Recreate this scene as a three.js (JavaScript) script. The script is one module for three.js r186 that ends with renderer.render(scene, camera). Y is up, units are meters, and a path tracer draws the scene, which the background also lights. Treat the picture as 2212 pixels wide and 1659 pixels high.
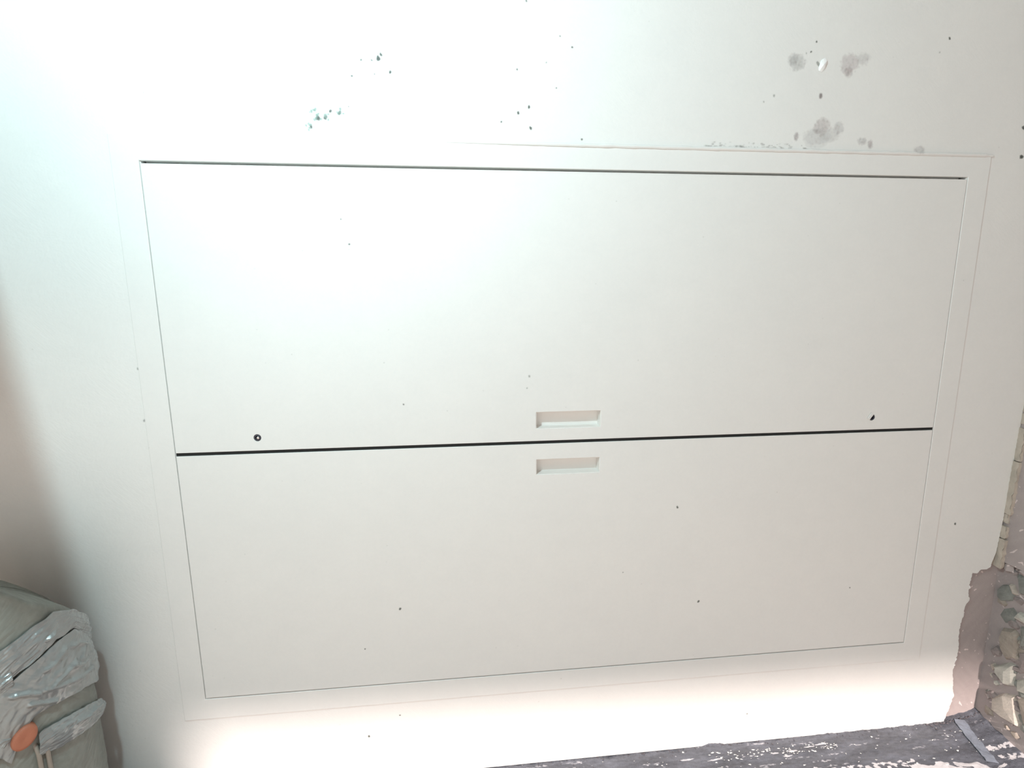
import * as THREE from 'three';
import { ConvexGeometry } from 'three/addons/geometries/ConvexGeometry.js';
import { RoundedBoxGeometry } from 'three/addons/geometries/RoundedBoxGeometry.js';
import { mergeGeometries, mergeVertices, toCreasedNormals } from 'three/addons/utils/BufferGeometryUtils.js';
import { ImprovedNoise } from 'three/addons/math/ImprovedNoise.js';

// ---------------------------------------------------------------- camera, sky, sun, exposure
// x = 0 is the left edge of the doors, y = 0 the floor, z = 0 the face of the plastered wall.
const scene = new THREE.Scene();
const camera = new THREE.PerspectiveCamera(2 * Math.atan(829.5 / 1056) * 180 / Math.PI, 2212 / 1659, 0.02, 80);
camera.position.set(0.4167, 0.7918, 0.727);
{
  const right = new THREE.Vector3(0.995, -0.00671, 0.09964), up = new THREE.Vector3(0.02284, 0.98659, -0.16161), back = new THREE.Vector3(-0.09722, 0.16308, 0.98181);
  camera.quaternion.setFromRotationMatrix(new THREE.Matrix4().makeBasis(right, up, back));
}
const renderer = new THREE.WebGLRenderer({ antialias: true });
renderer.toneMapping = THREE.LinearToneMapping;
renderer.toneMappingExposure = 1.0;
renderer.shadowMap.enabled = true;

scene.background = new THREE.Color(0.97, 0.97, 0.95);           // hazy overcast sky
scene.backgroundIntensity = 1.5;

const SUN_RISE = 0.66, SUN_SIDE = 0.12;                        // rise and sideways shift of the beam per metre from the wall
const sun = new THREE.DirectionalLight(new THREE.Color(1.0, 0.85, 0.79), 6.0);   // low sun veiled by haze
sun.position.set(0.6 - 4 * SUN_SIDE, 4 * SUN_RISE, 4);
sun.target.position.set(0.6, 0, 0);
sun.castShadow = true;
sun.shadow.radius = 3.8;
sun.shadow.mapSize.set(2048, 2048);
Object.assign(sun.shadow.camera, { left: -4, right: 4, top: 4, bottom: -4, near: 0.1, far: 14 });
scene.add(sun, sun.target);

const LAMP = new THREE.Vector3(0.17, 1.26, 0.56), LAMP_POWER = 1.6, LAMP_COLOR = new THREE.Color(0.69, 0.97, 1.03);

// ---------------------------------------------------------------- helpers
let seedState = 7;
const reseed = (s) => { seedState = s; };
const rnd = () => { seedState = (seedState + 0x6d2b79f5) | 0; let t = Math.imul(seedState ^ (seedState >>> 15), 1 | seedState); t = (t + Math.imul(t ^ (t >>> 7), 61 | t)) ^ t; return ((t ^ (t >>> 14)) >>> 0) / 4294967296; };
const rr = (a, b) => a + (b - a) * rnd();
const perlin = new ImprovedNoise(), noise = (x, y, z = 0) => perlin.noise(x, y, z);
const fbm = (x, y, z = 0) => noise(x, y, z) + 0.5 * noise(2.1 * x, 2.1 * y, z + 3) + 0.25 * noise(4.3 * x, 4.3 * y, z + 7);
const used = {};
function numbered(name) { used[name] = (used[name] ?? -1) + 1; return used[name] ? name + '_' + String(used[name]).padStart(3, '0') : name; }
function mesh(name, geometry, material, parent = scene, label) {
  const m = new THREE.Mesh(geometry, material);
  m.name = parent === scene ? numbered(name) : name;
  if (parent !== scene) { const n = parent.children.filter((c) => c.name.replace(/_\d{3}$/, '') === name).length; if (n) m.name = name + '_' + String(n).padStart(3, '0'); }
  m.castShadow = m.receiveShadow = true;
  if (label) m.userData.label = label;
  parent.add(m);
  return m;
}
function group(name, data, position = [0, 0, 0]) {
  const g = new THREE.Group();
  g.name = numbered(name); g.position.set(...position); Object.assign(g.userData, data);
  scene.add(g);
  return g;
}
const box = (x0, x1, y0, y1, z0, z1) => new THREE.BoxGeometry(x1 - x0, y1 - y0, z1 - z0).translate((x0 + x1) / 2, (y0 + y1) / 2, (z0 + z1) / 2);
function shapeOf(points) { const s = new THREE.Shape(); points.forEach(([x, y], i) => (i ? s.lineTo(x, y) : s.moveTo(x, y))); s.closePath(); return s; }
function holeOf(points) { const s = new THREE.Path(); points.forEach(([x, y], i) => (i ? s.lineTo(x, y) : s.moveTo(x, y))); s.closePath(); return s; }
const rect = (x0, y0, x1, y1) => [[x0, y0], [x1, y0], [x1, y1], [x0, y1]];
function slab(shape, z0, z1, bevel = 0, segments = 2) {                          // extruded from z0 to z1 with rounded rims
  const g = new THREE.ExtrudeGeometry(shape, { depth: z1 - z0 - 2 * bevel, bevelEnabled: bevel > 0, bevelThickness: bevel, bevelSize: bevel, bevelOffset: -bevel, bevelSegments: segments, curveSegments: 24 });
  return g.translate(0, 0, z0 + bevel);
}
function dataTexture(size, f, srgb = false, repeat = 1) {
  const d = new Uint8Array(size * size * 4);
  for (let y = 0; y < size; y++) for (let x = 0; x < size; x++) { const c = f(x / size, y / size), o = (y * size + x) * 4; for (let k = 0; k < 3; k++) d[o + k] = Math.max(0, Math.min(255, Array.isArray(c) ? c[k] : c)); d[o + 3] = 255; }
  const t = new THREE.DataTexture(d, size, size);
  t.wrapS = t.wrapT = THREE.RepeatWrapping; t.magFilter = t.minFilter = THREE.LinearFilter; t.repeat.set(repeat, repeat);
  if (srgb) t.colorSpace = THREE.SRGBColorSpace;
  t.needsUpdate = true;
  return t;
}
function planarUV(g, ax, ay) {                                                    // uv in metres along two axes
  const p = g.attributes.position, uv = new Float32Array(p.count * 2);
  for (let i = 0; i < p.count; i++) { uv[2 * i] = p.getComponent(i, ax); uv[2 * i + 1] = p.getComponent(i, ay); }
  g.setAttribute('uv', new THREE.BufferAttribute(uv, 2));
  return g;
}
function boxUV(g) {                                                               // uv in metres, each face along its own plane
  if (g.index) g = g.toNonIndexed();
  const p = g.attributes.position, n = g.attributes.normal, uv = new Float32Array(p.count * 2);
  for (let i = 0; i < p.count; i++) {
    const a = [Math.abs(n.getX(i)), Math.abs(n.getY(i)), Math.abs(n.getZ(i))], k = a.indexOf(Math.max(...a));
    uv[2 * i] = p.getComponent(i, k === 0 ? 2 : 0); uv[2 * i + 1] = p.getComponent(i, k === 1 ? 2 : 1);
  }
  g.setAttribute('uv', new THREE.BufferAttribute(uv, 2));
  return g;
}
const tileNoise = (u, v, n, z) => { const a = u * Math.PI * 2, b = v * Math.PI * 2, r = n / (Math.PI * 2); return noise(r * Math.cos(a) + 11 + z, r * Math.sin(a) + 5 + r * Math.cos(b), r * Math.sin(b) + 3 + z); };

// ---------------------------------------------------------------- materials
// One sheet of paint over wall, trim and doors, uv = (x, y) in metres; it carries the grain of the paint, the specks and the dirt.
const PX0 = -0.45, PY0 = -0.02, PW = 1.92, PH = 1.32, PXW = 2048, PXH = 1408;
function paintCanvas() {
  const c = document.createElement('canvas'); c.width = PXW; c.height = PXH;
  const g = c.getContext('2d'), sx = PXW / PW, sy = PXH / PH;
  const img = g.createImageData(PXW, PXH);
  reseed(21);
  for (let y = 0; y < PXH; y++) for (let x = 0; x < PXW; x++) {
    const rim = Math.min(1, x / 60, (PXW - 1 - x) / 60, y / 60, (PXH - 1 - y) / 60), u = x / sx, v = y / sy, n = rim * (1.6 * noise(u * 9, v * 9, 1) + 1.3 * noise(u * 37, v * 41, 4) + 1.1 * noise(u * 160, v * 150, 8) + (rnd() - 0.5) * 1.6), o = (y * PXW + x) * 4;
    img.data[o] = 231 + n; img.data[o + 1] = 230 + n * 0.9; img.data[o + 2] = 227 + n * 0.8; img.data[o + 3] = 255;
  }
  g.putImageData(img, 0, 0);
  const X = (x) => (x - PX0) * sx, Y = (y) => PXH - (y - PY0) * sy;
  function blot(x, y, r, colour, alpha, lumps = 7, stretch = 1, turn = 0) {        // a stain with an outline of its own
    g.fillStyle = colour; g.globalAlpha = alpha; g.beginPath();
    const k0 = rnd() * 50;
    for (let i = 0; i <= 40; i++) {
      const a = (i / 40) * Math.PI * 2, q = r * sx * (1 + 0.42 * noise(Math.cos(a) * lumps / 5 + k0, Math.sin(a) * lumps / 5, 2.2)), ex = Math.cos(a) * q * stretch, ey = Math.sin(a) * q;
      g.lineTo(X(x) + ex * Math.cos(turn) - ey * Math.sin(turn), Y(y) + ex * Math.sin(turn) + ey * Math.cos(turn));
    }
    g.fill(); g.globalAlpha = 1;
  }
  function smudge(x, y, r, alpha, stretch = 1, turn = 0) {                          // grainy dirt rubbed on by hand
    for (let i = 0; i < 5; i++) blot(x + rr(-0.1, 0.1) * r, y + rr(-0.1, 0.1) * r, r * rr(0.7, 1), '#968f8d', alpha * 0.12, 8, stretch, turn);
    for (let i = 0; i < 60; i++) { const a = rr(0, 6.283), d = r * Math.sqrt(rnd()) * 1.05, ex = Math.cos(a) * d * stretch, ey = Math.sin(a) * d; blot(x + ex * Math.cos(turn) - ey * Math.sin(turn), y + ex * Math.sin(turn) + ey * Math.cos(turn), rr(0.0007, 0.002), '#857f7c', alpha * rr(0.06, 0.2)); }
  }
  const specks = [[0.3159, 1.1199, 4], [0.3132, 1.1147, 6], [0.2902, 1.1121, 3], [0.3041, 1.1121, 3], [0.2771, 1.0919, 3], [0.3276, 1.0988, 4], [0.3068, 1.0952, 2], [0.1896, 1.0944, 2], [0.2467, 1.0481, 4], [0.2586, 1.0461, 5], [0.2293, 1.039, 7], [0.2395, 1.0398, 6], [0.2201, 1.0277, 4], [0.2706, 1.054, 2], [0.5116, 1.1928, 3], [0.4997, 1.0531, 4], [0.5172, 1.0338, 4], [0.5152, 1.0613, 4], [0.4987, 1.1079, 3], [0.4763, 1.0405, 3], [0.5581, 1.1518, 2], [0.5751, 1.1387, 3], [0.5391, 1.1181, 2], [0.5907, 1.0204, 3], [0.5535, 1.0863, 2], [0.2612, 0.8746, 3], [0.3262, 0.6443, 3], [0.5149, 0.6829, 4], [0.5113, 0.6644, 3], [0.3008, 0.7073, 2], [0.7586, 0.4614, 4], [0.3071, 0.3127, 4], [0.2486, 0.2459, 3], [0.805, 0.2897, 4], [0.6708, 0.3514, 2], [0.2979, 0.1177, 3], [0.2457, 0.0834, 4], [0.9107, 0.0585, 3], [1.2702, 0.4041, 4], [1.0815, 0.2956, 3], [0.874, 1.087, 4], [0.8591, 1.0779, 3], [0.9186, 1.1446, 3], [0.9256, 1.1467, 3], [0.9328, 1.1603, 3], [1.1414, 1.1739, 4], [1.1285, 1.154, 3], [1.2902, 1.0123, 7], [1.2857, 1.0546, 6], [-0.0369, 0.7052, 4], [-0.0374, 0.6308, 4], [0.2519, 0.9081, 2]];
  const faint = new Set([0.5149, 0.5113, 0.3008, 0.1896, 0.874, 0.8591, 0.9186, 1.1285, -0.0369, -0.0374]);
  for (const [x, y, k] of specks) { const big = k > 3; blot(x, y, 0.00042 * k, '#5c5f5a', faint.has(x) ? 0.35 : 0.9, 9, rr(0.7, 1), rr(0, 3)); if (big) blot(x + rr(-1, 1) * 0.001, y - 0.0012, 0.00035 * k, '#4a4d49', faint.has(x) ? 0.2 : 0.8); }
  for (const [x, y] of [[0.2293, 1.039], [0.2395, 1.0398], [0.2586, 1.0461], [0.218, 1.0265], [0.2245, 1.0445]]) for (let i = 0; i < 7; i++) blot(x + rr(-0.005, 0.005), y + rr(-0.004, 0.005), rr(0.0006, 0.0018), '#7c8f86', 0.7, 9, rr(0.8, 1.8), rr(0, 3));
  blot(0.3126, 1.1155, 0.003, '#4d504c', 0.9, 8, 0.5, -0.3);
  smudge(0.9056, 1.1319, 0.0125, 0.55, 1.1, 0.3); smudge(0.899, 1.1355, 0.008, 0.4, 1, 0); smudge(0.9869, 1.1331, 0.0145, 0.5, 1.05, -0.2); smudge(1.0065, 1.1405, 0.008, 0.35, 1.6, -0.3); smudge(0.986, 1.122, 0.007, 0.45);
  smudge(0.9525, 1.0468, 0.0115, 0.6, 1.2, -0.6); smudge(0.945, 1.031, 0.014, 0.38, 1.5, 0); smudge(0.98, 1.046, 0.008, 0.4, 1.2, 0.8); smudge(0.965, 1.035, 0.012, 0.3, 1.5, 0);
  smudge(0.9466, 1.0887, 0.0028, 0.9, 0.7, 0.2); smudge(0.9136, 1.032, 0.006, 0.5, 0.5, 0); smudge(1.033, 1.024, 0.006, 0.5, 0.6, 0.2); smudge(1.0191, 1.0281, 0.005, 0.4, 1.6, 0); smudge(1.115, 1.0173, 0.006, 0.4, 1.6, 0);
  for (let i = 0; i < 70; i++) blot(rr(0.77, 0.93), 1.0155 + Math.abs(rr(-1, 1) * rr(0, 1)) * 0.008, rr(0.0004, 0.0013), '#85827e', rr(0.12, 0.45), 8, rr(1.2, 3.5), rr(-0.4, 0.3));
  blot(0.9382, 1.1312, 0.0042, '#8d8f8a', 0.75, 9, 0.5, -0.7);
  for (let i = 0; i < 260; i++) blot(rr(PX0 + 0.05, 1.42), rr(0.02, PH - 0.06), rr(0.0003, 0.0008), rnd() < 0.5 ? '#a9a8a2' : '#f4f4f0', rr(0.2, 0.6));
  const t = new THREE.CanvasTexture(c); t.colorSpace = THREE.SRGBColorSpace;
  t.wrapS = t.wrapT = THREE.ClampToEdgeWrapping; t.magFilter = THREE.LinearFilter;
  t.repeat.set(1 / PW, 1 / PH); t.offset.set(-PX0 / PW, -PY0 / PH);
  return t;
}
const paintMap = paintCanvas();
const peel = dataTexture(512, (u, v) => 128 + 60 * tileNoise(u, v, 26, 1) + 45 * tileNoise(u, v, 60, 9) + 30 * tileNoise(u, v, 7, 4), false, 1 / 0.16);
const wallPaint = new THREE.MeshStandardMaterial({ map: paintMap, roughness: 0.62, bumpMap: peel, bumpScale: 0.00022 });
const metalPaint = new THREE.MeshStandardMaterial({ map: paintMap, roughness: 0.5, bumpMap: peel, bumpScale: 0.00008 });
const cupPaint = new THREE.MeshStandardMaterial({ color: new THREE.Color(0.88, 0.855, 0.82), roughness: 0.5 });
const inside = new THREE.MeshStandardMaterial({ color: new THREE.Color(0.09, 0.085, 0.08), roughness: 0.9 });
const chrome = new THREE.MeshStandardMaterial({ color: new THREE.Color(0.72, 0.72, 0.73), roughness: 0.22, metalness: 1 });
const darkSteel = new THREE.MeshStandardMaterial({ color: new THREE.Color(0.05, 0.05, 0.065), roughness: 0.45, metalness: 0.3 });
const blackRubber = new THREE.MeshStandardMaterial({ color: new THREE.Color(0.012, 0.012, 0.012), roughness: 0.9 });
const grit = dataTexture(512, (u, v) => 128 + 70 * tileNoise(u, v, 9, 2) + 50 * tileNoise(u, v, 40, 6) + (rnd() - 0.5) * 70, false, 1 / 0.22);
function mottled(r, g, b, spread, scale, seed, flecks = 0) {                        // base colour with patches and pale flecks, linear values in, sRGB out
  reseed(seed);
  const s = (c) => 255 * (c <= 0.0031308 ? 12.92 * c : 1.055 * Math.pow(c, 1 / 2.4) - 0.055);
  return dataTexture(512, (u, v) => { const n = 1 + spread * (0.9 * tileNoise(u, v, 6, seed) + 0.7 * tileNoise(u, v, 24, seed + 5) + (rnd() - 0.5) * 0.7), f = flecks && tileNoise(u, v, 46, seed + 9) > 0.52 - flecks ? 1.7 : 1; return [s(Math.min(1, r * n * f)), s(Math.min(1, g * n * f)), s(Math.min(1, b * n * f))]; }, true, 1 / scale);
}
const undercoat = new THREE.MeshStandardMaterial({ map: mottled(0.40, 0.345, 0.335, 0.1, 0.3, 31, -0.045), roughness: 0.95, bumpMap: grit, bumpScale: 0.0008 });
const concrete = new THREE.MeshStandardMaterial({ map: mottled(0.55, 0.485, 0.445, 0.12, 0.9, 41), roughness: 0.95, bumpMap: grit, bumpScale: 0.001 });
const beadMaterial = new THREE.MeshStandardMaterial({ map: mottled(0.5, 0.44, 0.375, 0.14, 0.12, 51), roughness: 0.85, bumpMap: grit, bumpScale: 0.0006 });
const plainPlaster = new THREE.MeshStandardMaterial({ map: mottled(0.71, 0.71, 0.685, 0.05, 0.9, 61), roughness: 0.9 });
const fillerWhite = new THREE.MeshStandardMaterial({ color: new THREE.Color(0.93, 0.93, 0.92), roughness: 0.6 });
const stoneTones = [[0.24, 0.245, 0.225], [0.36, 0.31, 0.265], [0.5, 0.48, 0.43], [0.3, 0.255, 0.245], [0.56, 0.5, 0.44]]
  .map(([r, g, b], i) => new THREE.MeshStandardMaterial({ map: mottled(r, g, b, 0.2, 0.08, 71 + i), roughness: 0.9, bumpMap: grit, bumpScale: 0.0012 }));
const boardPaper = new THREE.MeshStandardMaterial({ map: mottled(0.42, 0.46, 0.45, 0.05, 0.4, 83), roughness: 0.8 });
const wood = new THREE.MeshStandardMaterial({ map: mottled(0.5, 0.36, 0.22, 0.15, 0.4, 81), roughness: 0.75 });

// ---------------------------------------------------------------- the back wall: plaster over a masonry core, with the pocket of the panel
const DOOR_Y0 = 0.18, DOOR_Y1 = 0.977, DOOR_MID = 0.5785, DW = 1.2;
const TRIM = [-0.036, 0.1425, 1.2365, 1.012];
const wallBack = group('wall_back', { kind: 'structure', label: 'white painted plaster wall around the access panel' });
reseed(5);
const tornCore = [[1.3675, 0.62], [1.367, 0.55], [1.3655, 0.47], [1.364, 0.40], [1.361, 0.345], [1.3557, 0.3247], [1.3546, 0.316], [1.3476, 0.3121], [1.336, 0.3122], [1.3295, 0.3051], [1.3202, 0.3069], [1.3184, 0.2945], [1.3183, 0.287], [1.3177, 0.2668], [1.3228, 0.2549], [1.3155, 0.2401], [1.316, 0.2247], [1.3133, 0.2132], [1.3119, 0.2017], [1.3122, 0.1834], [1.3155, 0.1621], [1.3163, 0.1488], [1.3132, 0.1305], [1.312, 0.1056], [1.3162, 0.0785], [1.3221, 0.0581], [1.3185, 0.0413], [1.3116, 0.0132], [1.309, 0]];
const torn = [];
tornCore.forEach((p, i) => {                                                       // ragged break of the plaster between the corner points
  torn.push(p);
  const q = tornCore[i + 1];
  if (q) { const n = Math.max(2, Math.round(Math.hypot(q[0] - p[0], q[1] - p[1]) / 0.0035)); for (let k = 1; k < n; k++) torn.push([p[0] + (q[0] - p[0]) * k / n + rr(-1, 1) * (p[1] > 0.33 ? 0.0004 : 0.0012), p[1] + (q[1] - p[1]) * k / n]); }
});
{
  const face = shapeOf([[-1.9, 0], [-1.9, 2.5], [1.3675, 2.5], ...torn]);
  face.holes.push(holeOf(rect(-0.028, 0.1505, 1.2285, 1.004)));
  mesh('plaster', planarUV(slab(face, -0.006, 0), 0, 1), wallPaint, wallBack);
  const core = shapeOf(rect(-1.9, 0, 1.55, 2.5));
  core.holes.push(holeOf(rect(-0.025, 0.155, 1.225, 1.0)));
  mesh('masonry_core', planarUV(slab(core, -0.16, -0.006), 0, 1), undercoat, wallBack);
  const pocket = mergeGeometries([box(-0.06, 1.26, 0.12, 1.04, -0.31, -0.29), box(-0.06, -0.025, 0.12, 1.04, -0.29, -0.16), box(1.225, 1.26, 0.12, 1.04, -0.29, -0.16), box(-0.025, 1.225, 1.0, 1.04, -0.29, -0.16), box(-0.025, 1.225, 0.12, 0.155, -0.29, -0.16)].map((g) => g.toNonIndexed()));
  mesh('pocket', pocket, inside, wallBack);
  reseed(92);                                                                      // a lump of filler above the panel
  const pts = []; for (let i = 0; i < 34; i++) { const a = rr(0, 6.283), r = Math.sqrt(rnd()); pts.push(new THREE.Vector3(Math.cos(a) * r * 0.0055 + Math.sin(a) * r * 0.002, Math.sin(a) * r * 0.0095, rr(0.001, 0.0055) * (1 - r * r))); }
  pts.push(new THREE.Vector3(0, 0, -0.001));
  mesh('filler_lump', new ConvexGeometry(pts).scale(1.15, 1.1, 1).translate(0.9455, 1.130, 0), fillerWhite, wallBack, 'white lump of filler');
}

{
  reseed(57);
  for (const [x, y, k] of [[1.3135, 0.1305, 1.6], [1.3128, 0.122, 1], [1.3185, 0.292, 1], [1.3187, 0.279, 0.9], [1.3182, 0.265, 0.8], [1.3165, 0.228, 0.8], [1.3133, 0.203, 0.8], [1.3125, 0.18, 0.7], [1.3158, 0.155, 0.8], [1.355, 0.3185, 1.2], [1.3345, 0.3105, 0.7], [1.3125, 0.105, 0.9], [1.3165, 0.078, 0.7]]) {
    const pts = []; for (let i = 0; i < 12; i++) pts.push(new THREE.Vector3(x + rr(-0.0018, 0.0022) * k, y + rr(-0.004, 0.004) * k, rr(-0.005, 0.0006 * k)));
    mesh('plaster_chip', new ConvexGeometry(pts), fillerWhite, wallBack);
  }
}
// ---------------------------------------------------------------- floor
const floorMaterial = (() => {
  const c = document.createElement('canvas'); c.width = 2048; c.height = 1024;      // 1.1 m x 0.55 m by the wall
  const g = c.getContext('2d'), img = g.createImageData(2048, 1024);
  reseed(33);
  for (let y = 0; y < 1024; y++) for (let x = 0; x < 2048; x++) {
    const u = x / 2048 * 1.1, v = y / 1024 * 0.55, n = 1 + 0.2 * fbm(u * 14, v * 60, 3) + 0.14 * noise(u * 90, v * 260, 5) + (rnd() - 0.5) * 0.22, o = (y * 2048 + x) * 4;
    img.data[o] = 86 * n; img.data[o + 1] = 89 * n; img.data[o + 2] = 97 * n; img.data[o + 3] = 255;
  }
  g.putImageData(img, 0, 0);
  const X = (x) => (x - 0.4) / 1.1 * 2048, Y = (z) => 1024 - (z + 0.05) / 0.55 * 1024;
  const dab = (x, z, l, w, alpha, turn = 0, colour = '#b9b8bd') => {
    g.fillStyle = colour; g.globalAlpha = alpha; g.beginPath(); const k0 = rnd() * 60, s = 2048 / 1.1;
    for (let i = 0; i <= 28; i++) { const a = i / 28 * Math.PI * 2, q = 1 + 0.6 * noise(Math.cos(a) * 1.7 + k0, Math.sin(a) * 1.7, 1), ex = Math.cos(a) * l * q * s, ez = Math.sin(a) * w * q * s; g.lineTo(X(x) + ex * Math.cos(turn) - ez * Math.sin(turn), Y(z) + ex * Math.sin(turn) + ez * Math.cos(turn)); }
    g.fill(); g.globalAlpha = 1;
  };
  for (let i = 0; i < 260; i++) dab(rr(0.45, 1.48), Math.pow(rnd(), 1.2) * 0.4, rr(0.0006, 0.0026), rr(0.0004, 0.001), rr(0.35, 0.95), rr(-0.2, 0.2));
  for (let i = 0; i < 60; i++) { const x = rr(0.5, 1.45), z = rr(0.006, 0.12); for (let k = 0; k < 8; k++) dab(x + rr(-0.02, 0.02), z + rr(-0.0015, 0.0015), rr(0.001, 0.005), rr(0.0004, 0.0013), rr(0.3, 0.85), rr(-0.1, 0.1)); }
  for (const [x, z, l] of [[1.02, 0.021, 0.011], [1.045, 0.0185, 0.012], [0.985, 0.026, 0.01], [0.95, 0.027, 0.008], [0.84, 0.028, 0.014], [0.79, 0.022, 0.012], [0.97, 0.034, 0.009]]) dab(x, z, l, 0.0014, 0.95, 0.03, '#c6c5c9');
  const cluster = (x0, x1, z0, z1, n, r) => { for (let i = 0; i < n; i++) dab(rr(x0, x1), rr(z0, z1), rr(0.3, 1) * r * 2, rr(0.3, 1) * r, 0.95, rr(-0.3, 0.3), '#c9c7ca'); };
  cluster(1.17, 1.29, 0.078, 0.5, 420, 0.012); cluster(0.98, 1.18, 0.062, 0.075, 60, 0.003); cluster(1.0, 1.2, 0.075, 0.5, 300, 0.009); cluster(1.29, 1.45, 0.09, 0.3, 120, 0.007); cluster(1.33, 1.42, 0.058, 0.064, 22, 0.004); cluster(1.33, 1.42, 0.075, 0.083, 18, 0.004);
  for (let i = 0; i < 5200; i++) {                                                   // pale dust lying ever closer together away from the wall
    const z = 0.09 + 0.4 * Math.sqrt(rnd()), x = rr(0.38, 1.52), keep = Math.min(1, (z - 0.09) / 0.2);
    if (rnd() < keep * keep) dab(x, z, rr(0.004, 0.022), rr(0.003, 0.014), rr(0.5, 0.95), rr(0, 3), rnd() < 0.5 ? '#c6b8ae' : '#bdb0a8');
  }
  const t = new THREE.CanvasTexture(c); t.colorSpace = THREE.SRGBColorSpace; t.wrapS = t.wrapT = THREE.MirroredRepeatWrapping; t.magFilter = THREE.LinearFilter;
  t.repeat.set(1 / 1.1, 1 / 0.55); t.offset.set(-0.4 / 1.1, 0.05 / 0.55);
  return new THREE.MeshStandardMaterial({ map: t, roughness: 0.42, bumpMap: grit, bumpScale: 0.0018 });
})();
const floorHeight = (x, z) => {
  const ridge = Math.exp(-Math.max(0, z) / 0.012), bump = Math.exp(-(((x - 0.848) / 0.022) ** 2)) * 0.005;
  const corner = Math.max(0, Math.min(1, (x - 1.3) / 0.1)) * Math.exp(-Math.max(0, z) / 0.07) * 0.02;
  return 0.0012 * fbm(x * 22, z * 60, 2) + 0.0009 * noise(x * 150, z * 260, 6) + ridge * (-0.001 + bump + 0.0045 * Math.max(0, (x - 0.8)) + 0.0022 * noise(x * 60, 1, 3) + 0.0012 * noise(x * 230, 4, 8)) + corner * (1 + 0.25 * noise(x * 60, z * 60, 5));
};
{
  const floor = group('floor', { kind: 'structure', label: 'grey floor streaked with white dust along the foot of the wall' });
  const near = new THREE.PlaneGeometry(1.25, 0.32, 420, 130).rotateX(-Math.PI / 2).translate(0.785, 0, 0.145), p = near.attributes.position;
  for (let i = 0; i < p.count; i++) p.setY(i, floorHeight(p.getX(i), p.getZ(i)));
  near.computeVertexNormals();
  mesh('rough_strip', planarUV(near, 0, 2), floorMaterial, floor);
  const left = new THREE.PlaneGeometry(2.02, 0.32, 240, 60).rotateX(-Math.PI / 2).translate(-0.85, 0, 0.145), q = left.attributes.position;
  for (let i = 0; i < q.count; i++) q.setY(i, floorHeight(q.getX(i), q.getZ(i)));
  left.computeVertexNormals();
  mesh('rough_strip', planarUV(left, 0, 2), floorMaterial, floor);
  mesh('screed', planarUV(mergeGeometries([box(-2.0, 1.6, -0.14, -0.01, -0.2, 3.2), box(-2.0, -1.86, -0.01, 0, -0.014, 3.2), box(-1.86, 1.41, -0.01, 0, 0.305, 3.2), box(1.41, 1.6, -0.01, 0, -0.014, 3.2)].map((g) => g.toNonIndexed())), 0, 2), concrete, floor);
}

// ---------------------------------------------------------------- the right wall: undercoat above, bare rubble masonry below
const wallRight = group('wall_right', { kind: 'structure', label: 'rough rubble wall with undercoat at the right corner' });
mesh('masonry_core', boxUV(box(1.379, 1.55, 0, 2.5, -0.16, 3.1)), undercoat, wallRight);
mesh('undercoat', boxUV(box(1.368, 1.379, 0.33, 2.5, -0.006, 3.1)), undercoat, wallRight);
mesh('undercoat', boxUV(box(1.368, 1.379, 0, 0.33, 0.565, 3.1)), undercoat, wallRight);
{
  reseed(14);                                                                      // ragged lower rim of the undercoat
  for (let z = -0.008; z < 0.5; z += rr(0.014, 0.03)) {
    const w = rr(0.014, 0.03), d = rr(0.006, 0.022), pts = [];
    for (let i = 0; i < 14; i++) pts.push(new THREE.Vector3(rr(1.369, 1.381), 0.333 - rnd() * d, z + rr(-0.5, 0.5) * w));
    mesh('undercoat_crumb', planarUV(new ConvexGeometry(pts), 2, 1), undercoat, wallRight);
  }
  for (let y = 0.01; y < 0.33; y += rr(0.012, 0.024)) {
    const pts = []; for (let i = 0; i < 14; i++) pts.push(new THREE.Vector3(rr(1.3685, 1.381), y + rr(-0.014, 0.014), 0.568 - rnd() * rr(0.008, 0.03)));
    mesh('undercoat_crumb', planarUV(new ConvexGeometry(pts), 2, 1), undercoat, wallRight);
  }
  // the strip of plaster left standing in the corner, in broken lengths
  const bead = (y0, y1, x, wide, ridge) => {
    const n = Math.max(3, Math.round((y1 - y0) / 0.006)), g = new THREE.BoxGeometry(1, y1 - y0, 1, 3, n, 4), p = g.attributes.position, k0 = rnd() * 40;
    for (let i = 0; i < p.count; i++) {
      const y = p.getY(i) + (y0 + y1) / 2, u = p.getX(i) + 0.5, w = p.getZ(i) + 0.5, r = 0.0013 * noise(y * 130 + k0, w * 3, u * 2) + 0.0006 * noise(y * 420 + k0, w * 6, 3);
      const lip = w > 0.7 ? ridge : 0;
      p.setXYZ(i, u < 0.5 ? x - lip + r : 1.369, y + 0.0015 * noise(w * 4 + k0, y * 60, 1), -0.006 + w * wide + (w > 0.6 ? 2.2 * r : 0));
    }
    g.computeVertexNormals();
    mesh('plaster_bead', planarUV(g, 2, 1), beadMaterial, wallRight, 'tan strip of broken plaster in the corner');
  };
  bead(0.318, 0.372, 1.3625, 0.016, 0.0012); bead(0.374, 0.396, 1.3635, 0.015, 0.0008); bead(0.402, 0.418, 1.3655, 0.013, 0.0006); bead(0.419, 0.515, 1.364, 0.0165, 0.0016); bead(0.517, 0.575, 1.3655, 0.0165, 0.0014); bead(0.582, 0.6, 1.3665, 0.012, 0.0005); bead(0.603, 0.74, 1.3672, 0.012, 0.0006);
}
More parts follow.
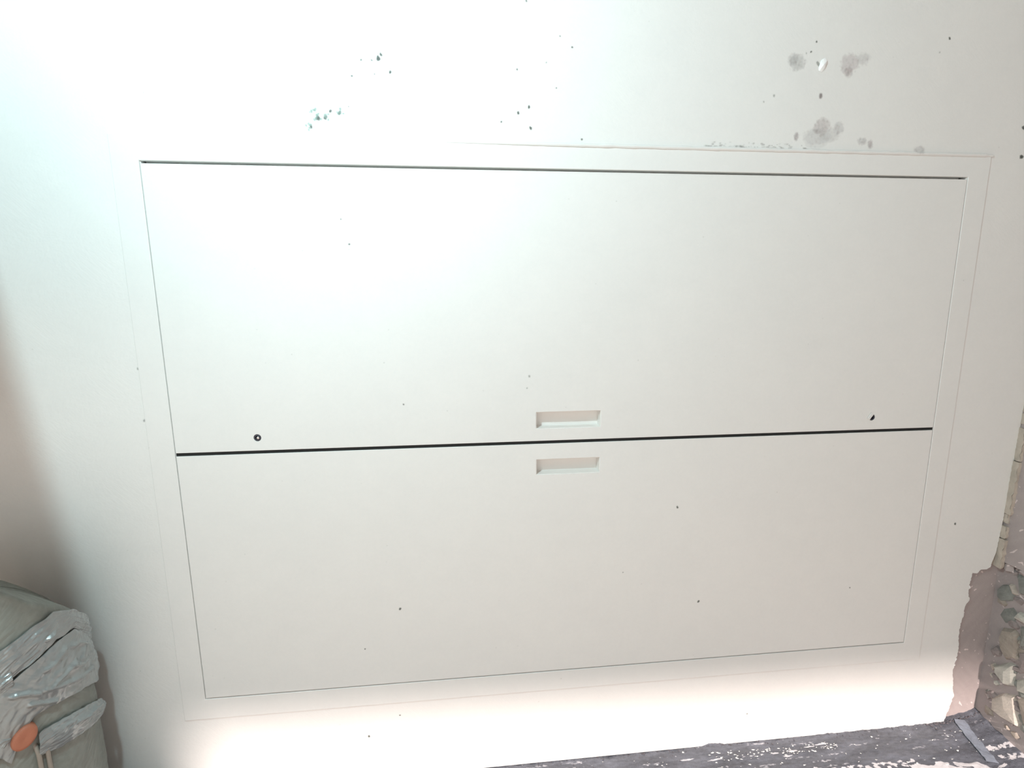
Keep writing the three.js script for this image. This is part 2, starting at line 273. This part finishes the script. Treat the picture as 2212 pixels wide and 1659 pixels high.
function rubble(points, tone, face, proud) {                                       // one stone of the side wall from its outline in (z, y)
  const cz = points.reduce((s, p) => s + p[0], 0) / points.length, cy = points.reduce((s, p) => s + p[1], 0) / points.length, v = [];
  for (const [z, y] of points) {
    v.push(new THREE.Vector3(1.385, cy + (y - cy) * 1.05, cz + (z - cz) * 1.05), new THREE.Vector3(face + 0.007 + rr(-0.002, 0.002), cy + (y - cy), cz + (z - cz)));
    v.push(new THREE.Vector3(face + rr(0, 0.003) - proud, cy + (y - cy) * rr(0.72, 0.84), cz + (z - cz) * rr(0.72, 0.84)));
  }
  v.push(new THREE.Vector3(face - proud - 0.001, cy + rr(-0.004, 0.004), cz + rr(-0.004, 0.004)));
  mesh('stone', planarUV(new ConvexGeometry(v), 2, 1), stoneTones[tone], wallRight);
}
reseed(77);
rubble([[-0.0025, 0.2702], [0.0048, 0.2848], [0.0176, 0.2908], [0.0304, 0.2792], [0.0255, 0.2626], [0.0083, 0.2495], [-0.0018, 0.254]], 0, 1.376, 0.001);
rubble([[0.0183, 0.2932], [0.0235, 0.2937], [0.0321, 0.2796], [0.0269, 0.2769]], 4, 1.371, 0.001);
rubble([[0.0328, 0.2378], [0.0395, 0.2522], [0.0558, 0.252], [0.0578, 0.2385]], 2, 1.370, 0.002);
rubble([[0.0176, 0.2069], [0.036, 0.2156], [0.0431, 0.2118], [0.0447, 0.1859], [0.048, 0.163], [0.0302, 0.1515], [0.0202, 0.167], [0.0158, 0.187]], 1, 1.372, 0.002);
rubble([[0.0055, 0.1537], [0.0138, 0.1678], [0.0229, 0.1644], [0.0224, 0.1518], [0.0094, 0.1434]], 3, 1.374, 0.001);
rubble([[0.0178, 0.1292], [0.035, 0.1498], [0.0457, 0.1538], [0.0505, 0.1154], [0.0384, 0.1058], [0.0181, 0.1161]], 2, 1.371, 0.002);
rubble([[0.0522, 0.128], [0.0687, 0.1492], [0.079, 0.1354], [0.077, 0.1154], [0.0553, 0.1094]], 2, 1.372, 0.001);
rubble([[0.0184, 0.0642], [0.0376, 0.09], [0.0542, 0.1001], [0.0627, 0.0724], [0.0705, 0.0463], [0.0379, 0.0394], [0.0221, 0.0401]], 4, 1.373, 0.002);
rubble([[0.0578, 0.1014], [0.075, 0.1114], [0.0895, 0.0943], [0.0875, 0.0443], [0.0733, 0.0498]], 1, 1.374, 0.001);
rubble([[0.0051, 0.2446], [0.0292, 0.2623], [0.0379, 0.2529], [0.0296, 0.2338], [0.0361, 0.2248], [0.0177, 0.2116], [0.0046, 0.221]], 0, 1.378, 0.001);
rubble([[0.0251, 0.3146], [0.0431, 0.3253], [0.0556, 0.3078], [0.0506, 0.2858], [0.0348, 0.2813]], 0, 1.373, 0.001);
rubble([[0.0424, 0.2286], [0.0582, 0.2331], [0.0684, 0.2173], [0.0634, 0.2003], [0.0483, 0.1879]], 0, 1.374, 0.001);
rubble([[0.0482, 0.1841], [0.0636, 0.1937], [0.0741, 0.174], [0.0681, 0.154], [0.052, 0.1374], [0.0495, 0.1597]], 3, 1.375, 0.001);
rubble([[0.0089, 0.1257], [0.0146, 0.1333], [0.0197, 0.1252], [0.0138, 0.1155]], 4, 1.374, 0.001);
rubble([[0.0075, 0.106], [0.012, 0.112], [0.0175, 0.103], [0.013, 0.096]], 4, 1.378, 0.001);
rubble([[0.0165, 0.0985], [0.0215, 0.104], [0.0285, 0.098], [0.023, 0.091]], 2, 1.377, 0.001);
for (let i = 0; i < 64; i++) {                                                     // small stones and mortar lumps wedged between the large ones
  const cz = rr(0.006, 0.1), cy = rr(0.02, 0.325), r = rr(0.005, 0.013), n = 5 + Math.floor(rnd() * 3), pts = [];
  for (let k = 0; k < n; k++) { const a = (k + rr(-0.3, 0.3)) / n * 6.283; pts.push([Math.max(0.0, cz + Math.cos(a) * r), cy + Math.sin(a) * r * 0.8]); }
  rubble(pts, [0, 3, 0, 3, 1, 3][Math.floor(rnd() * 6)], rr(1.3745, 1.377), 0.0006);
}
for (let row = 0; row < 7; row++) for (let k = 0; k < 9; k++) {                     // the rest of the rubble towards the room
  const cz = 0.105 + k * 0.052 + (row % 2) * 0.022 + rr(-0.006, 0.006), cy = 0.028 + row * 0.045 + rr(-0.005, 0.005), pts = [], n = 6 + Math.floor(rnd() * 2);
  for (let i = 0; i < n; i++) { const a = (i + rr(-0.25, 0.25)) / n * 6.283; pts.push([cz + Math.cos(a) * 0.025, Math.min(0.335, cy + Math.sin(a) * 0.021)]); }
  rubble(pts, Math.floor(rnd() * 5), rr(1.371, 1.379), 0.001);
}

// ---------------------------------------------------------------- the rest of the room behind the camera
const struct = (name, geometry, material, label) => { const m = mesh(name, boxUV(geometry), material); m.userData.kind = 'structure'; m.userData.label = label; return m; };
struct('ceiling', box(-2.0, 1.6, 2.5, 2.64, -0.2, 3.2), plainPlaster, 'plain plastered ceiling of the unfinished room');
struct('wall_left', box(-2.0, -1.86, 0, 2.5, -0.012, 3.2), plainPlaster, 'plain plastered wall on the left of the room');
{
  const OPEN = [-1.7, 0.0, 1.16, -0.077 + 0.18 + 3.2 * SUN_RISE];
  const s = shapeOf([[-2.0, 0], [-2.0, 2.5], [1.6, 2.5], [1.6, 0], [OPEN[2], 0], [OPEN[2], OPEN[3] - 0.026], [-0.405, OPEN[3] + 0.012], [-0.405, 1.82], [OPEN[0], 1.82], [OPEN[0], 0]]);
  struct('wall_front', slab(s, 3.06, 3.2), plainPlaster, 'wall with the open doorway behind the camera');
  struct('ground_outside', box(-14, 14, -0.2, -0.05, 3.2, 24), concrete, 'pale paved ground outside the doorway');
}

// ---------------------------------------------------------------- the access panel
const panel = group('access_panel', { label: 'wide white metal access panel with two flush doors, one above the other', category: 'access panel' });
{
  const G = 0.0013, TOP = 0.0034, MIDGAP = 0.0048;
  const trim = shapeOf(rect(...TRIM));
  trim.holes.push(holeOf(rect(-G, DOOR_Y0 - G - 0.0006, DW + G, DOOR_Y1 + TOP - 0.0006)));
  mesh('frame', planarUV(slab(trim, -0.004, 0.0019, 0.0010, 3), 0, 1), metalPaint, panel);
  {
    const n = 260, bead = new THREE.CylinderGeometry(1, 1, 1, 12, n, false).rotateZ(Math.PI / 2), p = bead.attributes.position;
    for (let i = 0; i < p.count; i++) {                                              // thin bead of white sealant, thicker towards the right
      const u = p.getX(i) + 0.5, x = 0.40 + 0.838 * u, r = 0.0010 + 0.0017 * Math.min(1, u * 5) * (1 + 0.35 * noise(x * 55, 2, 3) + 0.2 * noise(x * 170, 5, 1)) * (u > 0.985 ? 0.5 : 1);
      p.setXYZ(i, x, 1.0118 + p.getY(i) * r * 1.1 + 0.0006 * noise(x * 40, 1, 7), 0.0012 + p.getZ(i) * r * 1.2);
    }
    bead.computeVertexNormals();
    mesh('sealant_bead', planarUV(bead, 0, 1), metalPaint, panel, 'painted bead of sealant along the top of the frame');
  }
  mesh('gasket', box(-0.0003, 1.2003, DOOR_MID - 0.00235, DOOR_MID + 0.00235, -0.02, 0.0004), blackRubber, panel, 'black seal in the gap between the doors');
  const lip = mergeGeometries([box(-0.024, 0.012, 0.156, 0.999, -0.03, -0.0235), box(1.188, 1.224, 0.156, 0.999, -0.03, -0.0235), box(0.012, 1.188, 0.156, 0.192, -0.03, -0.0235), box(0.012, 1.188, 0.967, 0.999, -0.03, -0.0235),
    box(-0.024, -0.004, 0.156, 0.999, -0.0235, -0.004), box(1.204, 1.224, 0.156, 0.999, -0.0235, -0.004), box(-0.004, -0.0003, 0.176, 0.98, -0.0235, -0.0008), box(1.2003, 1.204, 0.176, 0.98, -0.0235, -0.0008), box(0, 1.2, 0.1745, 0.1797, -0.0235, -0.0035), box(0, 1.2, 0.9768, 0.9835, -0.0235, -0.012), box(-0.004, 1.204, 0.156, 0.174, -0.0235, -0.004), box(-0.004, 1.204, 0.983, 0.999, -0.0235, -0.004)].map((g) => g.toNonIndexed()));
  mesh('inner_frame', planarUV(lip, 0, 1), metalPaint, panel);
  const rounded = (x0, y0, x1, y1, r) => { const s = new THREE.Path(); s.moveTo(x0 + r, y0); s.lineTo(x1 - r, y0); s.quadraticCurveTo(x1, y0, x1, y0 + r); s.lineTo(x1, y1 - r); s.quadraticCurveTo(x1, y1, x1 - r, y1); s.lineTo(x0 + r, y1); s.quadraticCurveTo(x0, y1, x0, y1 - r); s.lineTo(x0, y0 + r); s.quadraticCurveTo(x0, y0, x0 + r, y0); return s; };
  function door(y0, y1, handle, locks, label) {
    const s = shapeOf(rect(0, y0, DW, y1));
    s.holes.push(rounded(...handle, 0.0012));
    for (const [x, y] of locks) { const c = new THREE.Path(); c.absarc(x, y, 0.0052, 0, Math.PI * 2, true); s.holes.push(c); }
    const d = mesh('door', planarUV(slab(s, -0.0225, 0.0019, 0.0007, 3), 0, 1), metalPaint, panel, label);
    const [x0, hy0, x1, hy1] = handle, b = 0.0006;
    const cup = mergeGeometries([box(x0 - 0.002, x1 + 0.002, hy0 - 0.002, hy1 + 0.002, -0.0185, -0.017), box(x0 - 0.002, x0 + b, hy0, hy1, -0.017, 0.001), box(x1 - b, x1 + 0.002, hy0, hy1, -0.017, 0.001), box(x0, x1, hy0 - 0.002, hy0 + b, -0.017, 0.001), box(x0, x1, hy1 - b, hy1 + 0.002, -0.017, 0.001)].map((g) => g.toNonIndexed()));
    mesh('recessed_pull', cup, cupPaint, d, 'sunken rectangular finger pull');
    locks.forEach(([x, y], i) => {
      const ring = new THREE.LatheGeometry([[0.0028, -0.008], [0.0028, -0.001], [0.0033, -0.0005], [0.0046, -0.0009], [0.0052, -0.0018], [0.0052, -0.009]].map((p) => new THREE.Vector2(...p)), 28).rotateX(Math.PI / 2).translate(x, y, 0.0026);
      const l = mesh('lock', ring, darkSteel, d, 'small round cam lock');
      if (!i) mesh('lock_plug', new THREE.SphereGeometry(0.0023, 20, 12).scale(1, 1, 0.5).translate(x + 0.0006, y - 0.0002, 0.0014), chrome, d, 'chrome lock plug');
      else mesh('lock_cover', new RoundedBoxGeometry(0.0052, 0.0115, 0.0012, 2, 0.0005).rotateZ(-0.6).translate(x - 0.0042, y + 0.0022, 0.0030), metalPaint, d, 'painted swivel cover of the lock');
    });
  }
  door(DOOR_MID + MIDGAP / 2, DOOR_Y1 - 0.0006, [0.5253, 0.6004, 0.6272, 0.6265], [[0.1143, 0.6003], [1.0864, 0.6016]], 'upper door with two locks');
  door(DOOR_Y0, DOOR_MID - MIDGAP / 2, [0.5257, 0.5262, 0.6272, 0.551], [], 'lower door without locks');
}

// ---------------------------------------------------------------- the bundle wrapped in silver tape, standing in the left corner of the picture
const crumple = dataTexture(512, (u, v) => { const a = tileNoise(u, v, 5, 3), b = tileNoise(u, v, 14, 8), c = tileNoise(u, v, 40, 12); return 128 + 120 * Math.abs(a) + 70 * Math.abs(b) + 20 * c; }, false, 1 / 0.16);
const wrapMaterial = new THREE.MeshStandardMaterial({ map: mottled(0.225, 0.24, 0.215, 0.16, 0.15, 101), roughness: 0.5, bumpMap: crumple, bumpScale: 0.003 });
const tapeMaterial = new THREE.MeshPhysicalMaterial({ map: mottled(0.28, 0.305, 0.305, 0.08, 0.2, 111), roughness: 0.3, metalness: 0.3, clearcoat: 1, clearcoatRoughness: 0.12, bumpMap: crumple, bumpScale: 0.0035 });
const bundle = group('wrapped_bundle', { label: 'upright bundle wrapped in crumpled silver tape against the wall', category: 'bundle' });
const CX = -0.187, CZ = 0.11, CR = 0.09;                                             // axis and radius of the bundle
const around = (deg, y, r) => { const a = deg * Math.PI / 180; return [CX + r * Math.sin(a), y, CZ + r * Math.cos(a)]; };
const swell = (deg, y) => { const a = deg * Math.PI / 180; return 0.0022 * fbm(Math.sin(a) * 2.2 + 4, Math.cos(a) * 2.2, y * 14) + 0.0008 * noise(Math.sin(a) * 9, y * 60, Math.cos(a) * 9); };
function arcUV(g) {                                                                  // uv in metres round the bundle and up it
  const p = g.attributes.position, uv = new Float32Array(p.count * 2);
  for (let i = 0; i < p.count; i++) { uv[2 * i] = CR * Math.atan2(p.getX(i) - CX, p.getZ(i) - CZ); uv[2 * i + 1] = p.getY(i); }
  g.setAttribute('uv', new THREE.BufferAttribute(uv, 2));
  return g;
}
function level(points, x) {                                                          // smooth run through [x, y] points
  if (x <= points[0][0]) return points[0][1];
  for (let i = 1; i < points.length; i++) if (x <= points[i][0]) { const [x0, y0] = points[i - 1], [x1, y1] = points[i], t = (x - x0) / (x1 - x0); return y0 + (y1 - y0) * t; }
  return points[points.length - 1][1];
}
{
  const rim = [[0, 0.5], [40, 0.489], [56, 0.470], [70, 0.444], [82, 0.428], [98, 0.411], [110, 0.392], [128, 0.352], [160, 0.36], [220, 0.43], [300, 0.5], [360, 0.5]];
  const nA = 140, nV = 90, pos = [], index = [];
  for (let v = 0; v <= nV; v++) for (let a = 0; a <= nA; a++) {
    const deg = a / nA * 360, top = level(rim, deg), k = v / (nV - 12);
    let r = CR + swell(deg, Math.min(1, k) * top), y = Math.min(1, k) * top;
    if (k > 0.93 && k <= 1) r -= 0.004 * ((k - 0.93) / 0.07) ** 2;
    if (k > 1) { const f = (v - (nV - 12)) / 12; r = (r - 0.004) * (1 - f); y = top * (1 - f) + 0.452 * f + 0.006 * Math.sin(Math.PI * f); }
    pos.push(...around(deg, Math.max(0.0005, y), r));
  }
  for (let v = 0; v < nV; v++) for (let a = 0; a < nA; a++) { const i = v * (nA + 1) + a, k = i + nA + 1; index.push(i, i + 1, k, i + 1, k + 1, k); }
  const g = new THREE.BufferGeometry();
  g.setAttribute('position', new THREE.Float32BufferAttribute(pos, 3)); g.setIndex(index); g.computeVertexNormals();
  mesh('wrapping', arcUV(g), wrapMaterial, bundle, 'dull grey green wrapping under the tape');
  // a band of tape between an upper and a lower edge, points as [degrees round the bundle, height]
  const ridges = [[[71, 0.332], [79.6, 0.335], [83.8, 0.3362], [90, 0.3392]], [[66, 0.3335], [76.9, 0.3245], [92, 0.3135], [108, 0.309]], [[95, 0.336], [98, 0.343], [102, 0.3485]], [[58, 0.325], [66.3, 0.3158], [72, 0.310]], [[74, 0.392], [78, 0.394]], [[88, 0.336], [95, 0.329], [104, 0.327]], [[50, 0.345], [57, 0.341], [63, 0.333]], [[84, 0.262], [92, 0.256], [104, 0.252]], [[90, 0.362], [97, 0.358], [106, 0.345]], [[70, 0.356], [75, 0.357], [84, 0.366]]];
  const pinch = (deg, y) => {                                                        // sharp creases squeezed up in the tape
    let h = 0;
    for (const line of ridges) for (let k = 0; k + 1 < line.length; k++) {
      const [d0, y0] = line[k], [d1, y1] = line[k + 1], ax = d0 * 0.00157, bx = d1 * 0.00157, px = deg * 0.00157, L = (bx - ax) ** 2 + (y1 - y0) ** 2, t = Math.max(0, Math.min(1, ((px - ax) * (bx - ax) + (y - y0) * (y1 - y0)) / L)), dist = Math.hypot(px - ax - t * (bx - ax), y - y0 - t * (y1 - y0));
      h = Math.max(h, 0.0038 * Math.max(0, 1 - dist / 0.0036));
    }
    return h;
  };
  function tape(upper, lower, lift, seed) {
    const nu = 150, nv = 44, g = new THREE.BoxGeometry(1, 1, 1, nu, nv, 1), p = g.attributes.position, a0 = upper[0][0], a1 = upper[upper.length - 1][0], b0 = lower[0][0], b1 = lower[lower.length - 1][0];
    for (let i = 0; i < p.count; i++) {
      const u = p.getX(i) + 0.5, v = p.getY(i) + 0.5, w = p.getZ(i) + 0.5, da = a0 + (a1 - a0) * u, db = b0 + (b1 - b0) * u, deg = db + (da - db) * v;
      const y = level(lower, db) * (1 - v) + level(upper, da) * v + 0.0012 * noise(u * 14 + seed, v * 2, 1);
      const fold = 0.0022 * Math.max(0, noise(u * 5 + v * 3 + seed, v * 5 - u * 7, seed * 1.7)) + 0.0011 * noise(u * 22 - v * 9, v * 9 + seed, 3);
      p.setXYZ(i, ...around(deg, y, CR + swell(deg, y) + 0.0012 + lift * (0.25 + 0.75 * Math.sin(Math.PI * v)) + fold + pinch(deg, y) + w * 0.0012));
    }
    g.computeVertexNormals();
    mesh('tape_strip', arcUV(g), tapeMaterial, bundle, 'band of crumpled silver tape');
  }
  tape([[14, 0.372], [30, 0.392], [49, 0.404], [57, 0.4085], [68, 0.4155], [82, 0.4195], [99, 0.4045], [120, 0.374], [150, 0.33]], [[14, 0.325], [30, 0.345], [46, 0.36], [56, 0.369], [69.5, 0.377], [81, 0.383], [96, 0.381], [118, 0.345], [150, 0.29]], 0.0025, 3);
  tape([[20, 0.338], [46, 0.357], [56, 0.366], [69.5, 0.375], [81, 0.3812], [96, 0.3795], [115, 0.351], [150, 0.29]], [[44, 0.262], [52, 0.292], [59, 0.305], [68, 0.3065], [81, 0.3012], [100, 0.29], [128, 0.265], [155, 0.235]], 0.005, 9);
  tape([[60, 0.280], [63.5, 0.2829], [82.5, 0.2761], [102, 0.2618], [128, 0.2375], [155, 0.205]], [[58, 0.252], [63, 0.2505], [72, 0.2436], [83, 0.2412], [97, 0.2331], [114, 0.2236], [128, 0.214], [155, 0.18]], 0.005, 15);
  tape([[-10, 0.40], [20, 0.392], [40, 0.380], [52, 0.377]], [[-10, 0.34], [20, 0.345], [40, 0.349], [52, 0.356]], 0.005, 21);
  tape([[0, 0.322], [25, 0.322], [40, 0.319], [46.5, 0.297]], [[0, 0.262], [25, 0.266], [38, 0.271], [45, 0.289]], 0.004, 27);
  // a pinched end of tape standing up on the left shoulder
  reseed(64);
  const tip = []; for (let i = 0; i < 26; i++) tip.push(new THREE.Vector3(...around(54 + rr(-16, 5) * rnd(), 0.497 + rr(-0.03, 0.012), CR - 0.012 + rr(-0.006, 0.008))));
  mesh('tape_end', planarUV(new ConvexGeometry(tip), 0, 1), tapeMaterial, bundle, 'crumpled end of tape');
  // the orange pipe end looking out between the bands
  const pipe = new THREE.LatheGeometry([[0.0, -0.03], [0.0108, -0.03], [0.0112, 0.003], [0.0106, 0.006], [0.0078, 0.0072], [0.004, 0.0066], [0.0, 0.006]].map((q) => new THREE.Vector2(...q)), 36).rotateX(Math.PI / 2).scale(1, 1.3, 1).rotateZ(-0.5).rotateY(52 * Math.PI / 180).translate(...around(52.5, 0.2875, CR + 0.001));
  mesh('pipe_cap', pipe, new THREE.MeshStandardMaterial({ map: mottled(0.42, 0.155, 0.09, 0.08, 0.1, 121), roughness: 0.55 }), bundle, 'orange cap of a pipe end');
  const cableCurve = (d) => new THREE.CatmullRomCurve3([[58 + d, 0.268, CR - 0.004], [58.1 + d, 0.259, CR + 0.002], [58.3 + d, 0.2337, CR + 0.002], [59 + d, 0.12, CR + 0.002], [57 + d, 0.004, CR + 0.003]].map((q) => new THREE.Vector3(...around(...q))));
  const paleSheath = new THREE.MeshStandardMaterial({ map: mottled(0.3, 0.265, 0.225, 0.1, 0.1, 131), roughness: 0.6 });
  mesh('cable', new THREE.TubeGeometry(cableCurve(0), 40, 0.0024, 10), paleSheath, bundle, 'pale thin cable');
  mesh('cable', new THREE.TubeGeometry(cableCurve(5), 40, 0.0024, 10), paleSheath, bundle, 'pale thin cable');
}

// ---------------------------------------------------------------- the strip of tape on the floor and the crumbs at the foot of the wall
{
  const n = 30, g = new THREE.BoxGeometry(1, 1, 1, n, 5, 1), p = g.attributes.position;
  for (let i = 0; i < p.count; i++) {
    const u = p.getX(i) + 0.5, v = p.getY(i), w = p.getZ(i) + 0.5, x = 1.334 - 0.022 * u + v * (0.016 + 0.005 * noise(u * 9, 3 * v, 6)), z = 0.006 + 0.078 * u + v * 0.006;
    p.setXYZ(i, x, floorHeight(x, z) + 0.0008 + w * 0.0009 + 0.0008 * noise(u * 9, v * 3, 2) + 0.0012 * Math.abs(v), z + 0.004 * v * noise(u * 12, v, 4));
  }
  g.computeVertexNormals();
  const t = mesh('tape_strip', planarUV(g, 0, 2), new THREE.MeshPhysicalMaterial({ map: mottled(0.19, 0.215, 0.26, 0.2, 0.06, 141), roughness: 0.4, clearcoat: 0.4, bumpMap: crumple, bumpScale: 0.001 }));
  Object.assign(t.userData, { label: 'pale strip of tape on the grey floor at the foot of the bare corner', category: 'tape' });
  reseed(88);
  const crumbs = [];
  for (let i = 0; i < 190; i++) {
    const near = rnd() < 0.35, x = near ? rr(1.27, 1.4) : rr(0.5, 1.4), r = near ? rr(0.0008, 0.0024) : rr(0.0005, 0.0014), z = 0.001 + r + rnd() * rnd() * rnd() * 0.03, pts = [];
    for (let k = 0; k < 9; k++) pts.push(new THREE.Vector3(rr(-1, 1) * r * 1.3, rr(-0.6, 0.8) * r, rr(-1, 1) * r));
    crumbs.push(new ConvexGeometry(pts).translate(x, floorHeight(x, z) + r * 0.4, z));
  }
  const c = mesh('mortar_crumbs', planarUV(mergeGeometries(crumbs), 0, 2), new THREE.MeshStandardMaterial({ map: mottled(0.1, 0.09, 0.1, 0.25, 0.05, 151), roughness: 0.95 }));
  Object.assign(c.userData, { kind: 'stuff', label: 'dark mortar crumbs scattered along the foot of the wall', category: 'crumbs' });
}

{
  reseed(97);
  const flakes = [];
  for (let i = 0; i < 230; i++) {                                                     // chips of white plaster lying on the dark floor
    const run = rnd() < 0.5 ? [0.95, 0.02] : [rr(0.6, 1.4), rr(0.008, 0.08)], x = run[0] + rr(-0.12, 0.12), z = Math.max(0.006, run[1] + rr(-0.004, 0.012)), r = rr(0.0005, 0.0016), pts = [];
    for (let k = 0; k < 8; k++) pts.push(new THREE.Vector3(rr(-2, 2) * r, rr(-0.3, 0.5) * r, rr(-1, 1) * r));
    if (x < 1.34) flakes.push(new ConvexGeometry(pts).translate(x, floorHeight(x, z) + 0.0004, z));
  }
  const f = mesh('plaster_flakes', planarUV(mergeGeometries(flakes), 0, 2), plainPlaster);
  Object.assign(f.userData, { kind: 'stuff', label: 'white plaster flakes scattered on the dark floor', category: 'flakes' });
}

// ---------------------------------------------------------------- outside the frame: the lamp that lights the wall and the board that shades its left edge
{
  const lamp = group('hanging_work_lamp', { label: 'bare white bulb hanging on a cord in front of the wall', category: 'lamp' }, LAMP.toArray());
  mesh('bulb', new THREE.SphereGeometry(0.028, 28, 18), new THREE.MeshStandardMaterial({ color: 0xffffff, emissive: LAMP_COLOR, emissiveIntensity: 12, roughness: 0.4 }), lamp);
  mesh('socket', new THREE.CylinderGeometry(0.015, 0.017, 0.05, 24).translate(0, 0.051, 0), darkSteel, lamp);
  mesh('cord', new THREE.CylinderGeometry(0.003, 0.003, 2.5 - LAMP.y - 0.07, 10).translate(0, 0.07 + (2.5 - LAMP.y - 0.07) / 2, 0), darkSteel, lamp);
  const light = new THREE.PointLight(LAMP_COLOR, LAMP_POWER);
  light.castShadow = true; light.shadow.radius = 0.8; light.shadow.mapSize.set(1024, 1024);
  light.name = 'bulb_light';
  lamp.add(light);

  // board on edge: its end lies in the plane through the lamp and the shade's edge on the wall
  const S1 = new THREE.Vector3(-0.2096, 0.7251, 0), S2 = new THREE.Vector3(-0.152, 0.199, 0), k = 0.56;
  const A = S1.clone().lerp(LAMP, k), B = S2.clone().lerp(LAMP, k), dir = A.clone().sub(B).normalize();
  const top = A.clone().addScaledVector(dir, 0.1), low = B.clone().addScaledVector(dir, -0.012);
  const across = new THREE.Vector3(-dir.y, dir.x, 0).multiplyScalar(0.85);
  const board = shapeOf([[low.x, low.y], [top.x, top.y], [top.x + across.x, top.y + across.y], [low.x + across.x, low.y + across.y]]);
  const b = mesh('plaster_board', planarUV(slab(board, low.z - 0.009, low.z + 0.009, 0.001), 0, 1), boardPaper);
  Object.assign(b.userData, { label: 'plaster board standing on edge on a trestle beside the bundle', category: 'board' });
  const t = group('trestle', { label: 'wooden trestle carrying the plaster board', category: 'trestle' }, [-0.47, 0, low.z]);
  const underside = low.y + (-0.47 - low.x) / across.x * across.y - 0.022;
  mesh('top_rail', box(-0.13, 0.13, underside - 0.07, underside, -0.03, 0.03), wood, t);
  for (const sx of [-1, 1]) for (const sz of [-1, 1]) {
    const h = underside - 0.05, leg = new THREE.BoxGeometry(0.04, h, 0.03).translate(0, -h / 2, 0).rotateX(sz * -0.2).translate(sx * 0.1, h * 0.995, sz * 0.035);
    mesh('leg', leg, wood, t);
  }
}

renderer.render(scene, camera);
